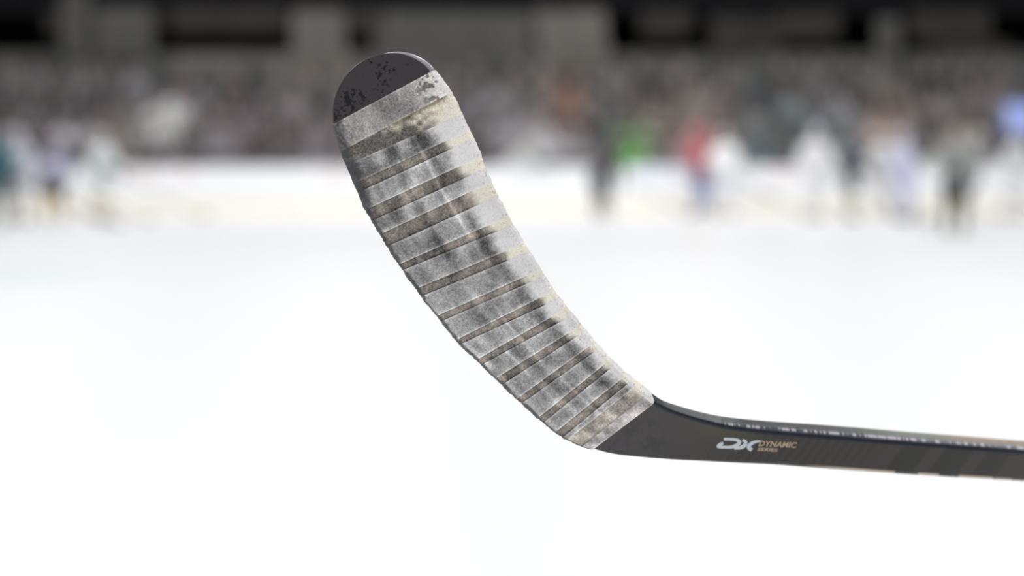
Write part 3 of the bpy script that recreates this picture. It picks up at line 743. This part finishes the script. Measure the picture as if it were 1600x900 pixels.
BODY_K, TAPE_K = 0.90, 1.30
def blend(a, b, t): return a * (1 - t[..., None]) + b * t[..., None]
def body_colour(part, U, VV, PX, PY):
    base = np.zeros(part.shape + (3,)) + lin((65, 61, 64))
    sh = sstep(900, 1150, PX)
    base = blend(base, base * 0 + lin((168, 162, 170)), 0.8 * (part == 1) * (PX < 760) * sstep(520, 600, PX))   # overhead highlight painted pale along the toe rim
    base = blend(base, lin((56, 53, 49)) + base * 0, sh)
    # black smears on the toe
    sp = vnoise(PX / 3.6, PY / 3.6, 3) * 0.6 + vnoise(PX / 1.9, PY / 1.9, 4) * 0.4
    near = np.zeros(part.shape)
    for cx, cy, r in ((600, 105, 7), (614, 110, 5), (581, 95, 4), (591, 140, 6), (601, 128, 7), (637, 101, 3), (541, 150, 9), (549, 146, 7), (562, 152, 9), (533, 168, 8), (545, 165, 10), (566, 158, 8), (530, 182, 10), (552, 172, 8), (590, 118, 6)):
        near = np.maximum(near, np.exp(-((PX - cx) ** 2 + (PY - cy) ** 2) / (2 * r * r)))
    m1 = sstep(0.56, 0.66, sp * 0.75 + near * 0.25) * sstep(0.15, 0.45, near) * (part == 0)
    base = blend(base, base * 0 + lin((22, 20, 23)), m1)
    # scuffs by the heel
    near = np.zeros(part.shape)
    for cx, cy, r in ((1013, 666, 10), (985, 672, 12), (1020, 690, 12), (965, 700, 14), (1010, 702, 8)):
        near = np.maximum(near, np.exp(-((PX - cx) ** 2 + (PY - cy) ** 2) / (2 * r * r)))
    s2 = vnoise(PX / 7, PY / 7, 8)
    base = base * (1 - 0.35 * near * sstep(0.4, 0.7, s2) * (part == 0))[..., None]
    # fine slanted weave lines and the big tone-on-tone slanted marks of the shaft
    xs = PX + (PY - 710) * 0.75
    ln = 0.5 + 0.5 * np.sin(xs * 2 * PI / 15.0)
    w = sstep(1095, 1160, xs) * (1 - sstep(1330, 1390, xs)) * (part == 0)
    base = base * (1 - 0.20 * w * sstep(0.35, 0.9, ln))[..., None]
    for a, b in ((1402, 1446), (1470, 1518), (1540, 1580), (1640, 1700), (1740, 1790)):
        w = sstep(a - 3, a + 3, xs) * (1 - sstep(b - 3, b + 3, xs)) * (part == 0) * sstep(1.0, 0.86, U + 0.0 * PX)
        base = base * (1 - 0.42 * w)[..., None]
    olive = sstep(0.55, 0.85, U) * sstep(1060, 1120, PX) * (1 - sstep(1150, 1230, PX)) * (part == 0)
    base = blend(base, base * 0 + lin((66, 64, 42)), olive * 0.8)
    # beige print along the lower corner
    low = (part == 3) | ((part == 0) & (U < 0.085))
    def bar(a, b): return sstep(a - 1, a + 1, PX) * (1 - sstep(b - 1, b + 1, PX))
    bm_ = np.clip(bar(1260, 1398) * sstep(1240, 1330, PX) + bar(1434, 1467) + bar(1498, 1552) + 0.5 * bar(1555, 1581) + bar(1640, 1720), 0, 1) * low
    base = blend(base, base * 0 + lin((196, 180, 160)), bm_ * 1.0)
    # upper edge: navy corner, painted broken glint, then green to ochre on the top
    top = (part == 1) & (PX > 1000)
    base = blend(base, base * 0 + lin((34, 40, 50)), top * 1.0)
    return base * BODY_K
def body_colour2(part, U, VV, PX, PY):
    base = body_colour(part, U, VV, PX, PY)
    nr = part.shape[1]
    # position around the ring on the right (upper) edge, 0 at the front fold, 1 at the back
    cols = np.where(part[0] == 1)[0]
    if len(cols):
        t = np.zeros(nr); t[cols] = np.linspace(0, 1, len(cols)); t = np.repeat(t[None], part.shape[0], 0)
        sel = (part == 1) & (PX > 1000)
        g = sstep(0.44, 0.52, t) * sel
        c = blend(base * 0 + lin((32, 40, 32)), base * 0 + lin((96, 122, 84)), sstep(1290, 1400, PX))
        c = blend(c, base * 0 + lin((176, 130, 62)), sstep(1430, 1530, PX))
        base = blend(base, c * 0.42, g)
        dash = sstep(0.5, 0.6, vnoise(PX / 2.2, t * 3, 9) * 0.6 + vnoise(PX / 17.0, 0 * t, 5) * 0.42)
        s = np.exp(-((t - 0.33) / 0.07) ** 2) * sel * sstep(1110, 1150, PX) * dash
        base = blend(base, base * 0 + lin((196, 192, 204)), s * 0.9)  # glint of the rounded corner put into the colour as pale dashes
    return base
BODYM = mat('black_composite', (0.05, 0.05, 0.05), 0.34, 0.35, noise=0.10, scale=900, attr='paint', bump=0.15, bscale=1400)
toe_end = n_tape_end + 3
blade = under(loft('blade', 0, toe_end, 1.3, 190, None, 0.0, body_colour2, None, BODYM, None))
SHM = BODYM
shaft = under(loft('shaft', toe_end, len(stations) - 1, 1.6, 70, None, 0.0, body_colour2, None, SHM, None))

UG = []
for i, (L, M, R) in enumerate(BL):
    L, M, R = v2(L), v2(M), v2(R); UG.append(np.linalg.norm(M - L) / (np.linalg.norm(R - L) - SIL[i] * 0.5))
UG[0] = 1.02; UG[1] = 0.98
UG = np.array(UG)
BR = np.array([0, -10, 2, 0, 6, 2, 8, 4, 10, 0, 6, 2, 4, 2, 2, 0, 4, 2, 6, -2, 6, 2, 4, 2, 4, 6, 10, 22, 16, 10], float)
def tape_colour(part, U, VV, PX, PY):
    v = VV - n_toe; k = np.clip(np.floor(v).astype(int), 0, TAPEN - 1); f = v - k
    vp = v
    grey = (k % 2 == 0)
    ug = np.interp(v, np.arange(TAPEN + 1), UG)
    ug = ug + (vnoise(v * 1.7, v * 0, 21) - 0.5) * 0.05 + (vnoise(PX / 5, PY / 5, 22) - 0.5) * 0.03 + np.where(grey, -0.005, 0.02)
    along = v * 0.55
    # soft patches, streaks running along the blade, and cross smears
    patch = vnoise(U * 9 + k * 3.7, v * 0.9, 31) * 0.5 + vnoise(U * 17, v * 1.7, 32) * 0.3 + vnoise(U * 5, along, 33) * 0.4 - 0.6
    streak = vnoise(U * 15, v * 0.22 + 3, 34) - 0.5
    g1 = vnoise(PX / 1.3, PY / 1.3, 35) - 0.5; g2 = vnoise(PX / 2.4, PY / 2.4, 36) - 0.5
    br = BR[k]
    val_g = 138 + br + patch * 110 + streak * 52
    val_t = 122 + br + patch * 70 + streak * 56
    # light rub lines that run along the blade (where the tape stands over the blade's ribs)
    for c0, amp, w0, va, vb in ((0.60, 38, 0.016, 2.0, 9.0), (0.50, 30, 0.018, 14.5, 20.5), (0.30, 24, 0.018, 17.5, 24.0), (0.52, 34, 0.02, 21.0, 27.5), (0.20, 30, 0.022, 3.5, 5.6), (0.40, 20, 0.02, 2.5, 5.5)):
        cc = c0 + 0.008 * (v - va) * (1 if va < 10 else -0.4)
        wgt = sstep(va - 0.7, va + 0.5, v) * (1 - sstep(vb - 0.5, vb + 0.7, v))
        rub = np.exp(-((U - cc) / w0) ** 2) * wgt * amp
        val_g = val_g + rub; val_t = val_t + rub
    # darker fringe at the end of the dirty zone
    fr = np.exp(-((U - (ug - 0.085)) / 0.055) ** 2)
    val_g = val_g - fr * 26; val_t = val_t - fr * 22
    # worn wrap edges plus painted ridge highlight, dirt plus painted shadow against the next
    px_per = np.where(np.abs(np.gradient(PY, axis=0)) > 0, 1, 1)
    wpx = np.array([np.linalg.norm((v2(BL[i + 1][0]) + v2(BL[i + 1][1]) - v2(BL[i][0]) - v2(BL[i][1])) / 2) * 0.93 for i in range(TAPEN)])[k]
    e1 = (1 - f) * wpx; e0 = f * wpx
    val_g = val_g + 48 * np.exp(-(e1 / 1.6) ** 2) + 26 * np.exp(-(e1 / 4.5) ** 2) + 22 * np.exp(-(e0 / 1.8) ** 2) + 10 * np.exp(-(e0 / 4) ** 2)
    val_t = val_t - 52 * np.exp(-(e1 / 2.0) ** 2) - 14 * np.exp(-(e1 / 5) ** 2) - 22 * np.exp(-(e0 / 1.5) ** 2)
    cg = np.stack([val_g, val_g * 0.995, val_g * 0.99], -1)
    ct = np.stack([val_t * 1.045, val_t * 0.985, val_t * 0.925], -1)
    dirty = np.where(grey[..., None], cg, ct)
    clean_g = np.zeros(part.shape + (3,)) + np.array((213, 211, 210.)); clean_t = np.zeros(part.shape + (3,)) + np.array((222, 217, 203.))
    clean = np.where(grey[..., None], clean_g, clean_t)
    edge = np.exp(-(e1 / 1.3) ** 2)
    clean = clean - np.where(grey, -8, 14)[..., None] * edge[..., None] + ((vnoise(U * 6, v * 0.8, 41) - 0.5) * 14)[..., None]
    # first wraps: heavier grime, cream where it is clean
    b0 = (k == 0)[..., None]
    blot = sstep(0.50, 0.62, vnoise(PX / 9, PY / 7, 51) * 0.6 + vnoise(PX / 4, PY / 4, 52) * 0.4)
    right = sstep(0.72, 0.92, U)
    band0 = 140 + patch * 90 + right * 62 - right * blot * 95 + 30 * np.exp(-(e1 / 3) ** 2) + 20 * np.exp(-(e0 / 2) ** 2)
    band0 = np.stack([band0, band0 * 0.99, band0 * 0.965], -1)
    dirty = np.where(b0, band0, dirty)
    k1 = (k == 1)
    cream = sstep(0.42, 0.9, U + (f - 0.5) * -0.5 + (vnoise(PX / 8, PY / 8, 53) - 0.5) * 0.35)
    b1 = 90 + patch * 40 + 6 * f
    c1 = np.stack([b1 * 1.03, b1, b1 * 0.95], -1) * (1 - cream[..., None]) + np.array((216, 208, 190.)) * cream[..., None]
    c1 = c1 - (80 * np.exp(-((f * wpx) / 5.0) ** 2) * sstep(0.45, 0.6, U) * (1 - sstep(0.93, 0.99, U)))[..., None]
    dirty = np.where(k1[..., None], c1, dirty)
    b2 = (k == 2)
    dirty = dirty - np.where(b2, 26 * (1 - sstep(0.3, 0.45, np.abs(U - 0.30))) + 34 * np.exp(-((U - 0.62) / 0.07) ** 2), 0)[..., None]
    t = sstep(-0.05, 0.055, U - ug)
    c = dirty * (1 - t[..., None]) + clean * t[..., None]
    # last wraps by the heel, washed out with wavy grime
    last = (k >= TAPEN - 2)
    wave = vnoise(U * 11, f * 1.6 + k * 4, 61)
    lv = np.where(k == TAPEN - 1, 186, 170) + (wave - 0.5) * 120
    lc = np.stack([lv * 1.02, lv * 0.985, lv * np.where(k == TAPEN - 1, 0.975, 0.925)], -1)
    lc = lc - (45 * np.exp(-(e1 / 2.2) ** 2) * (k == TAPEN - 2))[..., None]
    c = np.where(last[..., None], lc * 0.8 + c * 0.2, c)
    # grain of the cloth in the dirty zone
    c = c + ((g1 * 46 + g2 * 30) * (0.18 + 0.82 * (1 - t)))[..., None]
    # dark worn lower edge of the blade
    lw = 0.036 + 0.05 * (1 - sstep(3.5, 6.0, v)) + 0.03 * (vnoise(v * 3.1, U * 30, 72) - 0.5)
    le = np.clip((1 - sstep(lw * 0.7, lw * 1.4, U)) * (0.55 + 0.9 * vnoise(PX / 4.0, PY / 4.0, 71)), 0, 1.2) * (1 - sstep(22, 28, v))
    amt = np.where(part == 3, 0.75, le * 0.85)
    c = c * (1 - amt[..., None]) + np.array((74, 74, 76.)) * amt[..., None]
    # right (top) edge with small brown specks
    spk = sstep(0.80, 0.9, vnoise(PX / 2.6, PY / 2.6, 81)) * ((part == 1) | (U > 0.93)) * 0.35
    c = np.where((part == 1)[..., None], clean + (g1 * 10)[..., None], c)
    c = c - (spk * 90)[..., None] * np.array((0.8, 0.95, 1.1))
    return lin(np.clip(c, 18, 250)) * TAPE_K
def tape_relief(part, U, VV):
    v = VV - n_toe; k = np.floor(v); f = v - k
    g = (k % 2 == 0)
    h = np.where(g, 1.0, 0.0)
    w = 0.10
    up = np.where(g, sstep(0, w, f), 0) ; h = np.where(g, np.minimum(sstep(-0.0, w * 2, f), 1.0), np.where(f < 0.05, 1 - sstep(0, 0.05, f), 0.0))
    h = h * 0.00022
    n = (vnoise(v * 6, U * 20, 91) - 0.5) * 0.00010
    edge = np.where((part == 1) | (part == 3), (vnoise(v * 5.3, U * 0, 92) - 0.5) * 0.0005 + (vnoise(v * 19, U * 0, 93) - 0.5) * 0.0004, 0)
    return h + n + edge
TAPEM = mat('cloth_tape', (0.7, 0.7, 0.7), 0.92, 0.15, noise=0.16, scale=1500, attr='paint', bump=0.5, bscale=1600)
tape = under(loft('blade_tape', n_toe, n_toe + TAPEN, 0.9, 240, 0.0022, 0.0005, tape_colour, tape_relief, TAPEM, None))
tape['label'] = 'worn off-white cloth tape with grey puck marks'
# loose thread at the lower edge
TH = mat('thread', (0.5, 0.5, 0.48), 0.9)
th = MB(); c = [(531, 251, 0), (524, 254, -0.001), (517, 253, -0.002), (513, 252.5, -0.001)]
th.chain([unproj(x, y, stations[n_toe + 1]['DL'] + z + 0.002) for x, y, z in c], [0.00018] * 4, 6)
o = th.build('loose_thread', TH); o.parent = tape; 

# logo and lettering on the shaft
bpy.context.view_layer.update()
trees = []
for ob in (blade, shaft):
    me = ob.data; trees.append(BVHTree.FromPolygons([v.co.copy() for v in me.vertices], [tuple(p.vertices) for p in me.polygons if len(p.vertices) == 4]))
def on_stick(px, py, lift=0.00012):
    d = ray(px, py).normalized(); best = None
    for t in trees:
        h = t.ray_cast(EYE, d)
        if h[0] is not None and (best is None or h[3] < best[3]): best = h
    if best is None: return unproj(px, py, D1 + 0.06)
    return best[0] - d * lift
def ribbon(pts, w):
    """Flat stroke through pts in the photo's frame laid on the stick, with a little thickness."""
    P = smooth_sample(pts, np.linspace(0, 1, 26)); t = np.gradient(P, axis=0); t /= np.linalg.norm(t, axis=1)[:, None]
    n = np.stack([-t[:, 1], t[:, 0]], -1); vs, fs = [], []
    ws = np.interp(np.linspace(0, 1, 26), np.linspace(0, 1, len(w)), w)
    for p, q, ww in zip(P, n, ws):
        for s in (-1, 1):
            for lf in (0.00014, -0.0001): vs.append(tuple(on_stick(*(p + q * s * ww / 2), lf)))
    for i in range(25):
        a = i * 4
        for x, y in ((0, 2), (2, 3), (3, 1), (1, 0)): fs.append((a + x, a + y, a + 4 + y, a + 4 + x))
    fs += [(0, 1, 3, 2), (100, 102, 103, 101)]
    return vs, fs
LOGOM = mat('logo_silver', lin((188, 196, 202)) * 1.1, 0.4, 0.4, noise=0.03, scale=300)
lg = MB()
for pts, w in (([(1131, 686.2), (1142, 686.4), (1151, 687.4), (1155.5, 690.4), (1152, 695.2), (1143, 698.4), (1132, 698.8), (1120.5, 698.2)], [4.4, 4.4, 4.6, 6, 5.5, 4.6, 4.4, 3.6]),
               ([(1120.6, 698.6), (1124, 695.2), (1130, 692.2)], [3.2, 5.2, 4.2]),
               ([(1160, 687.6), (1165, 690.4), (1163.6, 695.6), (1157, 699.4), (1147, 700.4)], [3.4, 5.4, 6.4, 5.0, 4.2]),
               ([(1188, 689), (1178, 691), (1171.5, 695.2), (1170.2, 699.4), (1174.6, 703.4)], [2.6, 4.2, 5.6, 6.4, 6.0])):
    vs, fs = ribbon(pts, w); n = len(lg.v); lg.v += vs; lg.f += [tuple(n + i for i in f) for f in fs]
o = lg.build('logo', LOGOM); under(o)
TXM = mat('print_tan', lin((176, 156, 132)) * 1.1, 0.5, 0.3, noise=0.05, scale=300)
def lettering(body, x0, x1, ytop, ybot, shear, slope):
    cu = bpy.data.curves.new('lettering', 'FONT'); cu.body = body; cu.extrude = 0.0; cu.offset = 0.022; cu.resolution_u = 3
    t = bpy.data.objects.new('t', cu); COL.objects.link(t)
    bpy.context.view_layer.update()
    me = bpy.data.meshes.new_from_object(t.evaluated_get(bpy.context.evaluated_depsgraph_get()))
    bpy.data.objects.remove(t)
    co = np.array([v.co[:] for v in me.vertices]); mn, mxx = co.min(0), co.max(0)
    for v in me.vertices:
        a = (v.co.x - mn[0]) / (mxx[0] - mn[0]); b = (v.co.y - mn[1]) / (mxx[1] - mn[1])
        px = x0 + (x1 - x0) * a + shear * b; py = ybot + (ytop - ybot) * b + slope * (px - x0)
        v.co = on_stick(px, py, 0.00016)
    me.name = 'lettering'
    o = place('lettering', me, TXM); under(o); return o
lettering('DYNAMIC', 1185, 1243, 688.2, 697.2, 3.2, 0.05)
lettering('SERIES', 1183, 1214, 699.2, 704.4, 2.0, 0.05)
